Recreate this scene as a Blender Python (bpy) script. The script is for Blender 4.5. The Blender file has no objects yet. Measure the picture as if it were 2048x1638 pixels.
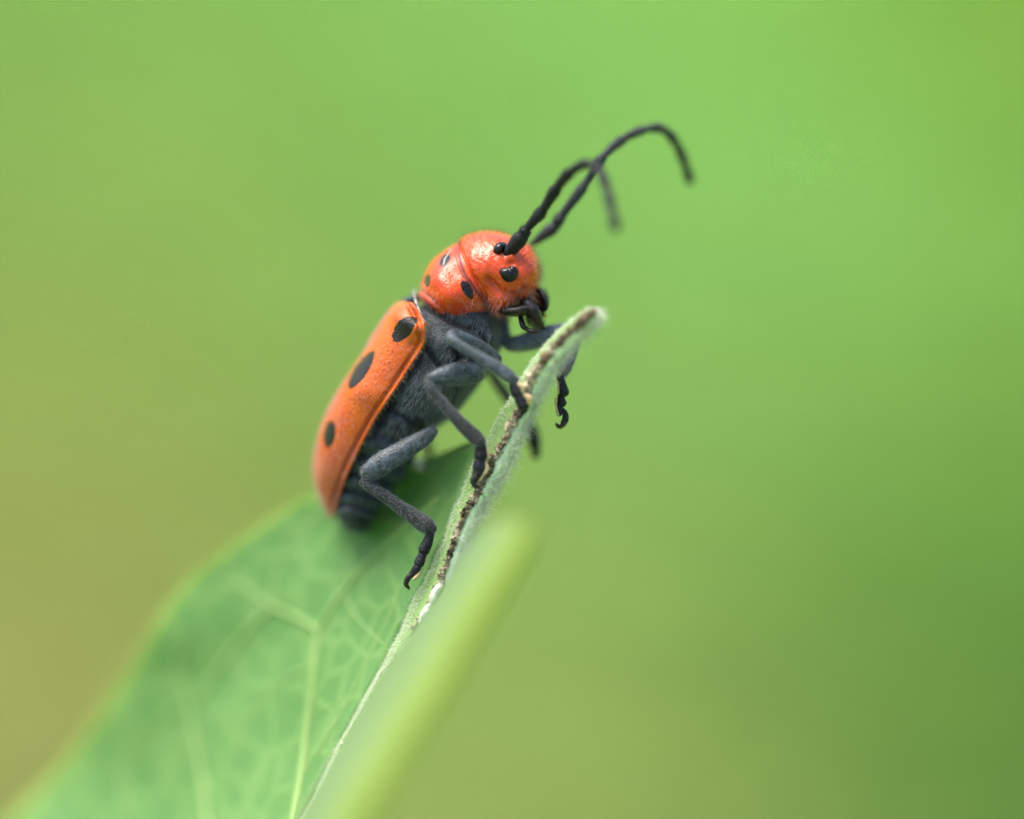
import bpy, math
import numpy as np
from mathutils import Vector, Matrix
from mathutils.bvhtree import BVHTree

rng = np.random.default_rng(11)
S = bpy.context.scene
COL = S.collection
# ------------------------------------------------------------------ units, camera, sky, sun
# one unit is one centimetre
S.unit_settings.system = 'METRIC'; S.unit_settings.scale_length = 0.01
PITCH = math.radians(25); HEIGHT = 14.9; DIST = 20.0
ROT = Matrix.Rotation(-PITCH, 3, 'X')
PX = 2048 / 3.6                       # photograph pixels per centimetre in the plane of focus
cam = bpy.data.cameras.new('camera'); cam_o = bpy.data.objects.new('camera', cam); COL.objects.link(cam_o)
cam_o.location = ROT @ Vector((0, -DIST, 0)) + Vector((0, 0, HEIGHT))
cam_o.rotation_euler = (math.pi/2 - PITCH, 0, 0)
cam.sensor_width = 36; cam.lens = 200; cam.clip_start = 0.5; cam.clip_end = 5000
cam.dof.use_dof = True; cam.dof.focus_distance = DIST - 0.02
cam.dof.aperture_fstop = 0.2 / (2 * 1.08)
S.camera = cam_o
w = bpy.data.worlds.new('World'); S.world = w; w.use_nodes = True
nt = w.node_tree; bg = nt.nodes['Background']
sky = nt.nodes.new('ShaderNodeTexSky'); sky.sky_type = 'NISHITA'; sky.sun_disc = False
SUN_EL, SUN_AZ = math.radians(68), math.radians(-60)     # azimuth from +Y towards +X
sky.sun_elevation = SUN_EL; sky.sun_rotation = SUN_AZ
sky.air_density = 1.0; sky.dust_density = 5.0; sky.ozone_density = 0.6
nt.links.new(sky.outputs[0], bg.inputs[0]); bg.inputs[1].default_value = 0.095
sun = bpy.data.lights.new('sun', 'SUN'); sun.energy = 1.5; sun.angle = math.radians(42); sun.color = (1, 0.95, 0.87)
sun_o = bpy.data.objects.new('sun', sun); COL.objects.link(sun_o)
sd = Vector((math.sin(SUN_AZ)*math.cos(SUN_EL), math.cos(SUN_AZ)*math.cos(SUN_EL), math.sin(SUN_EL)))
sun_o.rotation_euler = sd.to_track_quat('Z', 'Y').to_euler(); sun_o.location = sd * 100
S.view_settings.view_transform = 'Standard'; S.view_settings.look = 'None'
S.view_settings.exposure = 2.08; S.view_settings.gamma = 1.0
S.cycles.use_denoising = True
S.cycles.max_bounces = 8; S.cycles.transparent_max_bounces = 8

# ------------------------------------------------------------------ materials
class N:
    def __init__(s, name):
        s.m = bpy.data.materials.new(name); s.m.use_nodes = True
        s.t = s.m.node_tree; s.b = s.t.nodes['Principled BSDF']; s.out = s.t.nodes['Material Output']
        s.tc = s.t.nodes.new('ShaderNodeTexCoord')
    def n(s, typ, **kw):
        o = s.t.nodes.new(typ)
        for k, v in kw.items(): setattr(o, k, v)
        return o
    def put(s, sock, v):
        if isinstance(v, bpy.types.NodeSocket): s.t.links.new(v, sock)
        elif isinstance(v, (tuple, list)) and len(v) == 3: sock.default_value = (*v, 1)
        else: sock.default_value = v
    def noise(s, scale, detail=3, rough=.55, vec=None):
        o = s.n('ShaderNodeTexNoise'); s.put(o.inputs['Vector'], vec or s.tc.outputs['Object'])
        o.inputs['Scale'].default_value = scale; o.inputs['Detail'].default_value = detail; o.inputs['Roughness'].default_value = rough
        return o.outputs[0]
    def voro(s, scale, feature='F1', out=0, rand=1):
        o = s.n('ShaderNodeTexVoronoi', feature=feature); s.put(o.inputs['Vector'], s.tc.outputs['Object'])
        o.inputs['Scale'].default_value = scale; o.inputs['Randomness'].default_value = rand
        return o.outputs[out]
    def ramp(s, v, a, b, lo=0., hi=1.):
        o = s.n('ShaderNodeMapRange', interpolation_type='SMOOTHSTEP'); s.put(o.inputs[0], v)
        for i, x in enumerate((a, b, lo, hi)): o.inputs[1+i].default_value = x
        return o.outputs[0]
    def math(s, op, a, b=0.):
        o = s.n('ShaderNodeMath', operation=op); s.put(o.inputs[0], a); s.put(o.inputs[1], b); return o.outputs[0]
    def mix(s, f, a, b, blend='MIX'):
        o = s.n('ShaderNodeMix', data_type='RGBA', blend_type=blend)
        s.put(o.inputs[0], f); s.put(o.inputs[6], a); s.put(o.inputs[7], b); return o.outputs[2]
    def attr(s, name, out='Fac'):
        o = s.n('ShaderNodeAttribute', attribute_name=name); return o.outputs[out]
    def bump(s, h, strength=.3, dist=.01, prev=None):
        o = s.n('ShaderNodeBump'); o.inputs['Strength'].default_value = strength; o.inputs['Distance'].default_value = dist
        s.put(o.inputs['Height'], h)
        if prev: s.put(o.inputs['Normal'], prev)
        return o.outputs[0]
    def set(s, **kw):
        for k, v in kw.items(): s.put(s.b.inputs[k.replace('_', ' ')], v)
        return s.m

def shell_mat(name, c1, c2, pit_scale, pit_bump, rough=.33, pit_dark=.5, sheen=.25, spec=.3):
    a = N(name)
    big = a.ramp(a.noise(6, 5, .65), .38, .66); fine = a.noise(40, 3)
    col = a.mix(big, c1, c2)
    col = a.mix(a.math('MULTIPLY', fine, .35), col, tuple(x*.6 for x in c1))
    d = a.voro(pit_scale); pit = a.ramp(d, .12, .42)                 # 0 in a pit
    dots = a.ramp(a.voro(pit_scale*.62), .14, .30)
    keep = a.ramp(a.noise(9, 2), .42, .6)
    dd = a.math('MULTIPLY', a.math('SUBTRACT', 1., dots), keep)
    col = a.mix(a.math('MULTIPLY', dd, pit_dark), col, (.05, .004, .003))
    spot = a.ramp(a.math('ADD', a.attr('spot'), a.math('MULTIPLY', a.math('SUBTRACT', a.noise(80, 3), .5), .5)), .40, .56)
    col = a.mix(spot, col, (.007, .007, .008))
    edge = a.attr('seam')
    col = a.mix(edge, col, (.10, .014, .012))
    nrm = a.bump(pit, pit_bump, .012)
    nrm = a.bump(a.noise(150, 3, .7), pit_bump*.75, .005, nrm)
    a.set(Base_Color=col, Roughness=a.math('ADD', rough, a.math('MULTIPLY', spot, .03)), Normal=nrm, Specular_IOR_Level=a.math('SUBTRACT', spec, a.math('MULTIPLY', spot, spec*.35)))
    a.b.inputs['Sheen Weight'].default_value = sheen; a.b.inputs['Sheen Roughness'].default_value = .4
    a.b.inputs['Sheen Tint'].default_value = (1, .9, .85, 1)
    a.b.inputs['Subsurface Weight'].default_value = .10
    a.b.inputs['Subsurface Radius'].default_value = (.03, .008, .003); a.b.inputs['Subsurface Scale'].default_value = 1
    return a.m
M = {}
M['elytra'] = shell_mat('elytra_orange', (.50, .092, .0004), (.37, .048, .0004), 95, .32, .35, .8, .03, .36)
M['head'] = shell_mat('head_red_orange', (.50, .052, .0025), (.42, .036, .002), 78, .16, .26, .55, .03, .45)
M['pronotum'] = shell_mat('pronotum_red', (.50, .050, .0025), (.39, .028, .0025), 70, .18, .29, .45, .04, .4)

def grey_mat(name, c1, c2, sheen=.5, rough=.55, sc=30, spec=.18):
    a = N(name)
    f = a.ramp(a.noise(sc, 4, .65), .33, .7)
    col = a.mix(f, c1, c2)
    dk = a.ramp(a.voro(85), .12, .4)
    col = a.mix(a.math('MULTIPLY', a.math('SUBTRACT', 1., dk), .75), col, tuple(x*.2 for x in c1))
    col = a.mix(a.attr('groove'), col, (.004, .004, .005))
    col = a.mix(a.attr('rust'), col, (.026, .013, .008))
    a.set(Base_Color=col, Roughness=rough, Specular_IOR_Level=spec, Normal=a.bump(a.noise(110, 3), .5, .01))
    a.b.inputs['Sheen Weight'].default_value = sheen; a.b.inputs['Sheen Roughness'].default_value = .5
    a.b.inputs['Sheen Tint'].default_value = (.72, .86, 1, 1)
    return a.m
M['grey'] = grey_mat('body_slate_grey', (.008, .012, .014), (.032, .050, .060), .10, .5, 30, .3)
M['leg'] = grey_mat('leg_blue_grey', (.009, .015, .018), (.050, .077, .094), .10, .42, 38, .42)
M['leg_lit'] = grey_mat('leg_blue_grey_lit', (.05, .065, .08), (.10, .13, .155), .15)  # lightened leg grey: light falling on the far front thigh, put into the colour
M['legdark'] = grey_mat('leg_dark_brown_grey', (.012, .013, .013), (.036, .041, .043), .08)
M['tarsus'] = grey_mat('tarsus_black', (.004, .004, .005), (.014, .016, .019), .05, .42)
M['antenna'] = grey_mat('antenna_black', (.003, .004, .0045), (.010, .013, .014), .05, .5)
M['antenna2'] = grey_mat('antenna_grey', (.008, .011, .0115), (.024, .032, .034), .06, .5)
def simple(name, c, rough=.5, noise=None, **kw):
    a = N(name); col = c
    if noise: col = a.mix(a.ramp(a.noise(noise[0], 3), .35, .65), c, noise[1])
    a.set(Base_Color=col, Roughness=rough)
    for k, v in kw.items(): a.b.inputs[k.replace('_', ' ')].default_value = v
    return a.m
M['ridge'] = simple('neck_ridge_dull_pink', (.22, .045, .035), .4, (40, (.12, .02, .02)), Specular_IOR_Level=.3)
M['clyp'] = simple('clypeus_dark_red', (.16, .022, .006), .5, (30, (.05, .012, .006)))
M['eye'] = simple('eye_black', (.003, .003, .0035), .22, (60, (.005, .005, .006)), Specular_IOR_Level=.3)
M['mouth'] = simple('mouthpart_black', (.003, .0027, .0027), .42, (45, (.016, .012, .010)), Specular_IOR_Level=.28)
M['pad'] = simple('tarsal_pad_cream', (.30, .21, .075), .55, (50, (.38, .30, .15)), Sheen_Weight=.4)
M['collar'] = simple('collar_pale', (.20, .20, .20), .5, (40, (.05, .045, .05)))
M['hair'] = simple('pale_hair', (.15, .175, .185), .4, Specular_IOR_Level=.4)
M['hairw'] = simple('white_hair', (.66, .70, .58), .4)
M['hairgold'] = simple('golden_hair', (.30, .20, .09), .4)
M['hairdark'] = simple('dark_hair', (.02, .016, .014), .4)
M['hairpink'] = simple('pinkish_hair', (.40, .22, .18), .4)
M['bead'] = simple('latex_white', (.66, .68, .64), .45, (28, (.40, .42, .34)))
M['crumb'] = simple('crumb_yellow', (.35, .32, .03), .6, (50, (.28, .22, .02)))
M['fibre'] = simple('fibre_white', (.5, .46, .40), .5)

def leaf_mat(name, c1, c2, vein, trans, tcol, rough=.5, net=True, fuzz=.12):
    a = N(name)
    col = a.mix(a.ramp(a.noise(2.2, 3), .3, .7), c1, c2)
    if net:
        e = a.voro(6, 'DISTANCE_TO_EDGE'); e2 = a.voro(26, 'DISTANCE_TO_EDGE')
        l1 = a.math('MULTIPLY', a.math('SUBTRACT', 1., a.ramp(e, .0, .17)), .55)
        l2 = a.math('MULTIPLY', a.math('SUBTRACT', 1., a.ramp(e2, .0, .14)), .22)
        ln = a.math('MAXIMUM', l1, l2)
        col = a.mix(ln, col, vein)
        a.put(a.b.inputs['Normal'], a.bump(ln, .3, .02))
    col = a.mix(a.attr('rim'), col, tcol)  # bright leaf margin: light through the edge, painted into the base colour
    a.set(Base_Color=col, Roughness=rough, Specular_IOR_Level=.25)
    a.b.inputs['Sheen Weight'].default_value = fuzz; a.b.inputs['Sheen Tint'].default_value = (.9, 1, .92, 1)
    tr = a.n('ShaderNodeBsdfTranslucent'); a.put(tr.inputs[0], a.mix(.5, col, tcol))
    mx = a.n('ShaderNodeMixShader'); mx.inputs[0].default_value = trans
    a.t.links.new(a.b.outputs[0], mx.inputs[1]); a.t.links.new(tr.outputs[0], mx.inputs[2])
    a.t.links.new(mx.outputs[0], a.out.inputs[0])
    return a.m
M['blade'] = leaf_mat('leaf_upper_green', (.092, .245, .062), (.122, .285, .082), (.21, .365, .11), .42, (.27, .41, .07))
M['blade2'] = leaf_mat('leaf_near_half_green', (.16, .28, .095), (.21, .33, .14), (.25, .37, .16), .52, (.29, .40, .055), .5, True, .2)
M['vein'] = leaf_mat('leaf_vein_pale', (.19, .325, .09), (.21, .345, .105), (.24, .34, .09), .25, (.25, .37, .09), .5, False)
a = N('leaf_rib_green')
rib = a.attr('pale')
c = a.mix(a.ramp(a.noise(25, 4), .3, .7), (.10, .22, .024), (.14, .26, .04))
c = a.mix(rib, c, a.mix(a.ramp(a.noise(30, 3), .3, .7), (.56, .68, .45), (.63, .74, .53)))
c = a.mix(a.attr('rust'), c, (.13, .10, .05))
a.set(Base_Color=c, Roughness=.55, Normal=a.bump(a.noise(70, 3), .5, .01)); a.b.inputs['Sheen Weight'].default_value = .5
a.b.inputs['Subsurface Weight'].default_value = .6; a.b.inputs['Subsurface Radius'].default_value = (.06, .08, .045); a.b.inputs['Subsurface Scale'].default_value = 1
M['rib'] = a.m
a = N('dried_sap_crust')
f = a.noise(24, 4, .7); g = a.attr('tone')
c = a.mix(a.ramp(g, .15, .45), (.014, .010, .006), (.14, .088, .036)); c = a.mix(a.ramp(g, .5, .85), c, (.44, .37, .24))
c = a.mix(a.ramp(f, .58, .8), c, (.03, .019, .009))
a.set(Base_Color=c, Roughness=.5, Normal=a.bump(a.noise(80, 4), .7, .012)); M['crust'] = a.m
a = N('meadow_ground'); c = a.mix(a.math('MULTIPLY', a.noise(1.2, 5, .65), .3), a.attr('tint', 'Color'), (.09, .075, .03))
a.set(Base_Color=c, Roughness=.9, Specular_IOR_Level=.1, Normal=a.bump(a.noise(3, 5), .6, .3)); M['ground'] = a.m
a = N('meadow_grass'); c = a.mix(a.math('MULTIPLY', a.noise(.6, 3), .12), a.attr('tint', 'Color'), (.20, .22, .06))
a.set(Base_Color=c, Roughness=.6, Specular_IOR_Level=.1)
tr = a.n('ShaderNodeBsdfTranslucent'); a.put(tr.inputs[0], c); mx = a.n('ShaderNodeMixShader'); mx.inputs[0].default_value = .4
a.t.links.new(a.b.outputs[0], mx.inputs[1]); a.t.links.new(tr.outputs[0], mx.inputs[2]); a.t.links.new(mx.outputs[0], a.out.inputs[0])
M['grass'] = a.m

# ------------------------------------------------------------------ geometry helpers
# shapes are measured in photograph pixels in the plane of focus plus a depth y in cm behind it
def P(p):
    p = np.asarray(p, float); y = p[..., 2]; k = (DIST + y) / DIST
    return np.stack([(p[..., 0]-1024)/PX*k, y, (819-p[..., 1])/PX*k], -1)
def proj(q):
    k = DIST / (DIST + q[..., 1]); return np.stack([q[..., 0]*k*PX+1024, 819-q[..., 2]*k*PX], -1)
def cr(pts, n):
    p = np.asarray(pts, float); m = len(p)
    t = np.linspace(0, m-1, n); i = np.clip(t.astype(int), 0, m-2); f = (t-i)[:, None]
    e = np.vstack([2*p[0]-p[1], p, 2*p[-1]-p[-2]])
    a, b, c, d = e[i], e[i+1], e[i+2], e[i+3]
    return .5*(2*b+(c-a)*f+(2*a-5*b+4*c-d)*f**2+(3*b-a-3*c+d)*f**3)
def sp(x, e): return np.sign(x)*np.abs(x)**(2/e)
def grid_faces(n, m, wrap=True, caps=False):
    F = []
    for i in range(n-1):
        for j in range(m if wrap else m-1):
            k = (j+1) % m; F.append((i*m+j, i*m+k, (i+1)*m+k, (i+1)*m+j))
    if caps:
        F += [(n*m, (j+1) % m, j) for j in range(m)]
        F += [(n*m+1, (n-1)*m+j, (n-1)*m+(j+1) % m) for j in range(m)]
    return F
def gnormals(g, wrap=True):
    du = np.gradient(g, axis=0)
    if wrap: dv = np.roll(g, -1, 1)-np.roll(g, 1, 1)
    else: dv = np.gradient(g, axis=1)
    n = np.cross(du, dv); n /= np.linalg.norm(n, axis=-1, keepdims=True)+1e-12
    return n
def outward(g, n):
    c = g.mean(1, keepdims=True)
    s = np.sign((n*(g-c)).sum(-1).mean()); return n*s
def close(g):
    V = np.vstack([g.reshape(-1, 3), g[0].mean(0)[None], g[-1].mean(0)[None]])
    return V, grid_faces(g.shape[0], g.shape[1], True, True)
def loft(st, n=80, na=64, e=2.2, shear=0, round0=0, round1=0):
    """rings through stations (dorsal px, ventral px, depth centre, depth half width); returns grid in cm"""
    s = cr(st, n)
    if round1:
        last = s[-1].copy(); C = (last[:2]+last[2:4])/2; H = (last[:2]-last[2:4])/2
        t = (s[-1, :2]+s[-1, 2:4])/2-(s[-4, :2]+s[-4, 2:4])/2; t /= np.linalg.norm(t)
        add = []
        for ph in np.linspace(0, math.pi/2, 10)[1:]:
            k = max(math.cos(ph), .02); c2 = C+t*round1*math.sin(ph)
            add.append([*(c2+H*k), *(c2-H*k), last[4], last[5]*k])
        s = np.vstack([s, add])
    th = np.linspace(0, 2*math.pi, na, endpoint=False)
    C = (s[:, :2]+s[:, 2:4])/2; H = (s[:, :2]-s[:, 2:4])/2
    T = np.gradient(C, axis=0); T /= np.linalg.norm(T, axis=1, keepdims=True)+1e-9
    dy = s[:, 5:6]*sp(np.sin(th), e)[None]; y = s[:, 4:5]+dy
    q = C[:, None]+H[:, None]*sp(np.cos(th), e)[None, :, None]+T[:, None]*(shear*dy)[..., None]
    return P(np.concatenate([q, y[..., None]], -1))
def displace(g, fn, wrap=True):
    n = outward(g, gnormals(g, wrap)); h = fn(proj(g), g)
    return g+n*h[..., None]
def gauss(q, x, y, r): return np.exp(-((q[..., 0]-x)**2+(q[..., 1]-y)**2)/(r*r))
def segdist(q, pts):
    d = np.full(q.shape[:-1], 1e9)
    for a_, b_ in zip(pts[:-1], pts[1:]):
        a_, b_ = np.array(a_, float), np.array(b_, float); ab = b_-a_
        t = np.clip(((q-a_)@ab)/(ab@ab), 0, 1); d = np.minimum(d, np.linalg.norm(q-a_-t[..., None]*ab, axis=-1))
    return d
def tube(pts, n=40, na=20, flat=1., rfn=None, cap=True, smooth=True, flatdir=None):
    """pts (px, py, depth, radius px) -> closed tapered tube in cm"""
    s = cr(pts, n) if smooth else np.array([np.array([np.interp(t, range(len(pts)), [p[k] for p in pts]) for k in range(4)]) for t in np.linspace(0, len(pts)-1, n)])
    c = P(s[:, :3]); r = np.maximum(s[:, 3], .2)/PX
    if rfn is not None: r = r*rfn(np.linspace(0, 1, n))
    T = np.gradient(c, axis=0); T /= np.linalg.norm(T, axis=1, keepdims=True)+1e-12
    if cap:
        k = 6; ph = np.linspace(math.pi/2, 0, k, endpoint=False)
        c0 = c[0]-T[0]*r[0]*np.sin(ph)[:, None]*.9; c1 = c[-1]+T[-1]*r[-1]*np.sin(ph[::-1])[:, None]*.9
        r0 = r[0]*np.maximum(np.cos(ph), .03); r1 = r[-1]*np.maximum(np.cos(ph[::-1]), .03)
        c = np.vstack([c0, c, c1]); r = np.concatenate([r0, r, r1]); T = np.vstack([np.repeat(T[:1], k, 0), T, np.repeat(T[-1:], k, 0)])
    u = np.array(flatdir if flatdir is not None else (0, 1, 0), float)
    g = np.zeros((len(c), na, 3)); th = np.linspace(0, 2*math.pi, na, endpoint=False)
    for i in range(len(c)):
        v = np.cross(T[i], u); v /= np.linalg.norm(v)+1e-12; u2 = np.cross(v, T[i])
        g[i] = c[i]+r[i]*(np.cos(th)[:, None]*v+flat*np.sin(th)[:, None]*u2)
    return g
class Thing:
    def __init__(s, name, label, cat, base, group=None):
        s.base = P(base); o = bpy.data.objects.new(name, None); COL.objects.link(o); s.o = o
        o.empty_display_size = .2
        o.location = ROT @ Vector(s.base) + Vector((0, 0, HEIGHT)); o.rotation_euler = (-PITCH, 0, 0)
        o['label'] = label; o['category'] = cat
        if group: o['group'] = group
    def part(s, name, VF, mat, parent=None, attrs=None, kind=None, label=None, smooth=True):
        V, F = VF; me = bpy.data.meshes.new(name)
        me.from_pydata((np.asarray(V)-s.base).tolist(), [], F if isinstance(F, list) else F.tolist())
        me.materials.append(M[mat])
        if smooth: me.shade_smooth()
        for k, v in (attrs or {}).items():
            at = me.attributes.new(k, 'FLOAT', 'POINT'); vv = np.zeros(len(me.vertices)); vv[:len(v)] = v; at.data.foreach_set('value', vv)
        o = bpy.data.objects.new(name, me); COL.objects.link(o); o.parent = parent or s.o
        if kind: o['kind'] = kind
        if label: o['label'] = label
        return o
def single(name, VF, mat, label, cat, base, **kw):
    t = Thing(name, label, cat, base)
    o = t.part(name, VF, mat, **kw); o.parent = None
    o.location = t.o.location; o.rotation_euler = t.o.rotation_euler
    o['label'] = label; o['category'] = cat
    e = t.o; n = e.name; bpy.data.objects.remove(e); o.name = name
    return o
def bvh(VF): return BVHTree.FromPolygons([tuple(v) for v in np.asarray(VF[0])], VF[1] if isinstance(VF[1], list) else VF[1].tolist())
def cast(tree, x, y):
    o = Vector((0, -DIST, 0)); d = (Vector(P((x, y, 0)))-o).normalized(); r = tree.ray_cast(o, d)
    if r[0] is None: return None, None
    n = r[1]
    if n.y > 0: n = -n
    return np.array(r[0]), np.array(n)
def sample(VF, count, keep=None):
    V = np.asarray(VF[0]); T = []
    for f in VF[1]:
        T.append((f[0], f[1], f[2]))
        if len(f) == 4: T.append((f[0], f[2], f[3]))
    T = np.array(T); A, B, C = V[T[:, 0]], V[T[:, 1]], V[T[:, 2]]
    n = np.cross(B-A, C-A); ar = np.linalg.norm(n, axis=1); n /= ar[:, None]+1e-15
    cen = V.mean(0)
    i = rng.choice(len(T), count, p=ar/ar.sum()); u, v = rng.random((2, count)); k = u+v > 1; u[k] = 1-u[k]; v[k] = 1-v[k]
    p = A[i]+(B-A)[i]*u[:, None]+(C-A)[i]*v[:, None]; nn = n[i]
    if keep is not None:
        m = rng.random(count) < keep(proj(p), p, nn); p, nn = p[m], nn[m]
    return p, nn
def hairs(p, d, length, rad, curl=0., droop=None, seg=4):
    """p roots, d unit directions, length cm per hair, radius cm; one mesh"""
    n = len(p); L = np.broadcast_to(length, (n,)).astype(float)
    d = d/(np.linalg.norm(d, axis=1, keepdims=True)+1e-12)
    side = np.cross(d, rng.normal(size=(n, 3))); side /= np.linalg.norm(side, axis=1, keepdims=True)+1e-12
    up = np.cross(d, side); V = []
    k = np.linspace(0, 1, seg)
    w0 = rng.uniform(1.5, 4.5, n); ph = rng.uniform(0, 6.28, n); am = curl*rng.uniform(.3, 1, n)
    for q in k:
        ang = w0*q*2+ph; c = p+d*(L*q)[:, None]
        c = c+side*(L*am*(np.sin(ang)-np.sin(ph)))[:, None]+up*(L*am*.7*(np.cos(ang)-np.cos(ph)))[:, None]
        if droop is not None: c = c+np.asarray(droop)*(L*q*q)[:, None]
        r = rad*(1-.8*q)
        for j in range(3):
            t = j*2.0944; V.append(c+side*(r*math.cos(t))+up*(r*math.sin(t)))
    V = np.stack(V, 1).reshape(-1, 3); m = seg*3; f = []
    for s_ in range(seg-1):
        for j in range(3):
            a_, b_ = s_*3+j, s_*3+(j+1) % 3; f.append((a_, b_, b_+3, a_+3))
    f = np.array(f); F = (f[None]+(np.arange(n)*m)[:, None, None]).reshape(-1, 4)
    return V, F
def nz(a_): return a_/(np.linalg.norm(a_, axis=-1, keepdims=True)+1e-12)
def face_out(p, n, cen):
    s = np.sign(((p-cen)*n).sum(1)); s[s == 0] = 1; return n*s[:, None]
def vnoise(x, seed):     # smooth 1-D noise
    r = np.random.default_rng(seed).uniform(-1, 1, 400); i = np.floor(x).astype(int) % 398; f = x-np.floor(x); f = f*f*(3-2*f)
    return r[i]*(1-f)+r[i+1]*f

# ------------------------------------------------------------------ the meadow behind (far out of focus)
def ground_at(px, py):
    d = ROT @ (Vector(P((px, py, 0)))-Vector((0, -DIST, 0))); o = cam_o.location; t = -o.z/d.z
    return (o.x+d.x*t, o.y+d.y*t)
KG = 1.0
patches = [  # vegetation colour as seen at a place in the meadow: lush grass, dry grass, clover
    ((150, 100), (138, 185, 86)), ((1000, 60), (136, 191, 92)), ((1980, 60), (124, 168, 46)), ((1500, 300), (142, 198, 98)),
    ((100, 600), (150, 178, 88)), ((60, 1150), (158, 168, 84)), ((100, 1550), (160, 160, 92)), ((1450, 700), (146, 197, 104)),
    ((1950, 700), (132, 180, 76)), ((1950, 1150), (104, 154, 58)), ((1980, 1600), (84, 128, 46)), ((1300, 1550), (152, 168, 88)),
    ((1250, 1150), (144, 184, 92)), ((700, 500), (140, 186, 88)), ((700, 1500), (150, 170, 88)), ((1650, 1400), (118, 160, 70))]
def lin(c): c = np.array(c)/255; return np.where(c < .04045, c/12.92, ((c+.055)/1.055)**2.4)
pc = np.array([ground_at(*a_) for a_, _ in patches]); pcol = np.array([lin(c_) for _, c_ in patches])
def tint(x, y):
    d = ((np.stack([x, y], -1)[..., None, :]-pc)/np.array([1.6, 3.2]))**2
    wt = 1/(d.sum(-1)+.25)**1.6; return (wt[..., None]*pcol).sum(-2)/wt.sum(-1)[..., None]
gx = np.concatenate([[-900, -300, -100, -50], np.arange(-30, 30.1, 1.5), [50, 100, 300, 900]])
gy = np.concatenate([[-900, -300, -100, -40], np.arange(-20, 80.1, 2), [100, 160, 300, 900]])
X, Y = np.meshgrid(gx, gy, indexing='ij'); Z = .35*np.sin(X*.21+1)*np.cos(Y*.17)
V = np.stack([X, Y, Z], -1).reshape(-1, 3); me = bpy.data.meshes.new('ground')
me.from_pydata(V.tolist(), [], grid_faces(len(gx), len(gy), False)); me.materials.append(M['ground']); me.shade_smooth()
G_ALB = np.array([.67, .71, .74])
def set_tint(me, cols):
    at = me.attributes.new('tint', 'FLOAT_COLOR', 'POINT'); at.data.foreach_set('color', np.concatenate([cols, np.ones((len(cols), 1))], 1).ravel())
set_tint(me, tint(V[:, 0], V[:, 1])*G_ALB)
o = bpy.data.objects.new('ground', me); COL.objects.link(o); o['kind'] = 'structure'; o['label'] = 'blurred green and straw coloured meadow ground behind the leaf'; o['category'] = 'ground'
nb = 26000
bx = rng.uniform(-22, 22, nb); by = rng.uniform(6, 78, nb); h = rng.uniform(.4, 1.3, nb); an = rng.uniform(0, 6.28, nb); ln_ = rng.uniform(.6, 1.8, nb)*h; wd = rng.uniform(.08, .2, nb)
bz = .35*np.sin(bx*.21+1)*np.cos(by*.17)-.05
V = np.zeros((nb, 7, 3)); ca, sa = np.cos(an), np.sin(an)
for k, (q, ww) in enumerate(((0, 1), (.4, .9), (.75, .6))):
    cx, cy, cz = bx+ca*ln_*q*q, by+sa*ln_*q*q, bz+h*q*(1-.15*q)
    V[:, 2*k] = np.stack([cx-sa*wd*ww, cy+ca*wd*ww, cz], -1); V[:, 2*k+1] = np.stack([cx+sa*wd*ww, cy-ca*wd*ww, cz], -1)
V[:, 6] = np.stack([bx+ca*ln_, by+sa*ln_, bz+h*.85], -1)
F = []
for i in range(nb):
    b = 7*i; F += [(b, b+1, b+3, b+2), (b+2, b+3, b+5, b+4), (b+4, b+5, b+6)]
me = bpy.data.meshes.new('meadow_grass'); me.from_pydata(V.reshape(-1, 3).tolist(), [], F); me.materials.append(M['grass'])
ct = tint(bx, by)*G_ALB*rng.uniform(.75, 1.25, (nb, 1)); set_tint(me, np.repeat(ct, 7, 0))
o = bpy.data.objects.new('meadow_grass', me); COL.objects.link(o); o['kind'] = 'stuff'; o['label'] = 'short out of focus meadow grass with dry straw patches'; o['category'] = 'grass'

# ------------------------------------------------------------------ the chewed leaf
leaf = Thing('milkweed_leaf', 'large green fuzzy leaf folded along its midrib, tip chewed with brown crust', 'leaf', (606, 1700, 0))
Lf = [(1186, 606), (1150, 633), (1111, 666), (1073, 711), (1051, 741), (1022, 792), (998, 827), (975, 880), (944, 936), (922, 991), (905, 1024), (893, 1065), (875, 1106), (854, 1153), (832, 1192), (800, 1262), (770, 1322), (750, 1357), (708, 1436), (672, 1496), (640, 1568), (598, 1646), (545, 1745), (490, 1855), (430, 1990), (370, 2130)]
Sl = [(1192, 620), (1159, 647), (1121, 681), (1083, 728), (1062, 764), (1042, 812), (1018, 861), (992, 913), (965, 964), (946, 1000), (932, 1024), (916, 1065), (901, 1102), (884, 1150), (866, 1192), (824, 1262), (785, 1320), (759, 1352), (718, 1430), (682, 1491), (649, 1564), (606, 1642), (553, 1742), (498, 1852), (438, 1988), (378, 2128)]
Rl = [(1205, 628), (1170, 668), (1133, 704), (1102, 746), (1084, 786), (1062, 829), (1041, 874), (1024, 917), (993, 970), (975, 1003), (962, 1030), (948, 1060), (938, 1090), (922, 1140), (902, 1190), (850, 1264), (805, 1326), (774, 1358), (729, 1436), (692, 1498), (658, 1570), (616, 1648), (563, 1748), (508, 1858), (448, 1994), (388, 2134)]
ys = np.array([-.26, -.23, -.19, -.15, -.12, -.09, -.07, -.06, -.05, -.05, -.05, -.05, -.05, -.05, -.05, -.04, -.03, -.02, -.02, -.01, -.01, 0, 0, 0, .0, .0])
def line(pts, dy): return [(*p, y+d) for p, y, d in zip(pts, ys, np.broadcast_to(dy, len(pts)))]
NL = 260
Lc, Sc, Rc = [cr(line(p, d), NL) for p, d in ((Lf, .07), (Sl, 0), (Rl, .05))]
tt = np.linspace(0, 1, NL)
jit = vnoise(tt*70, 3)*2.0+vnoise(tt*160, 4)*1.2
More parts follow.
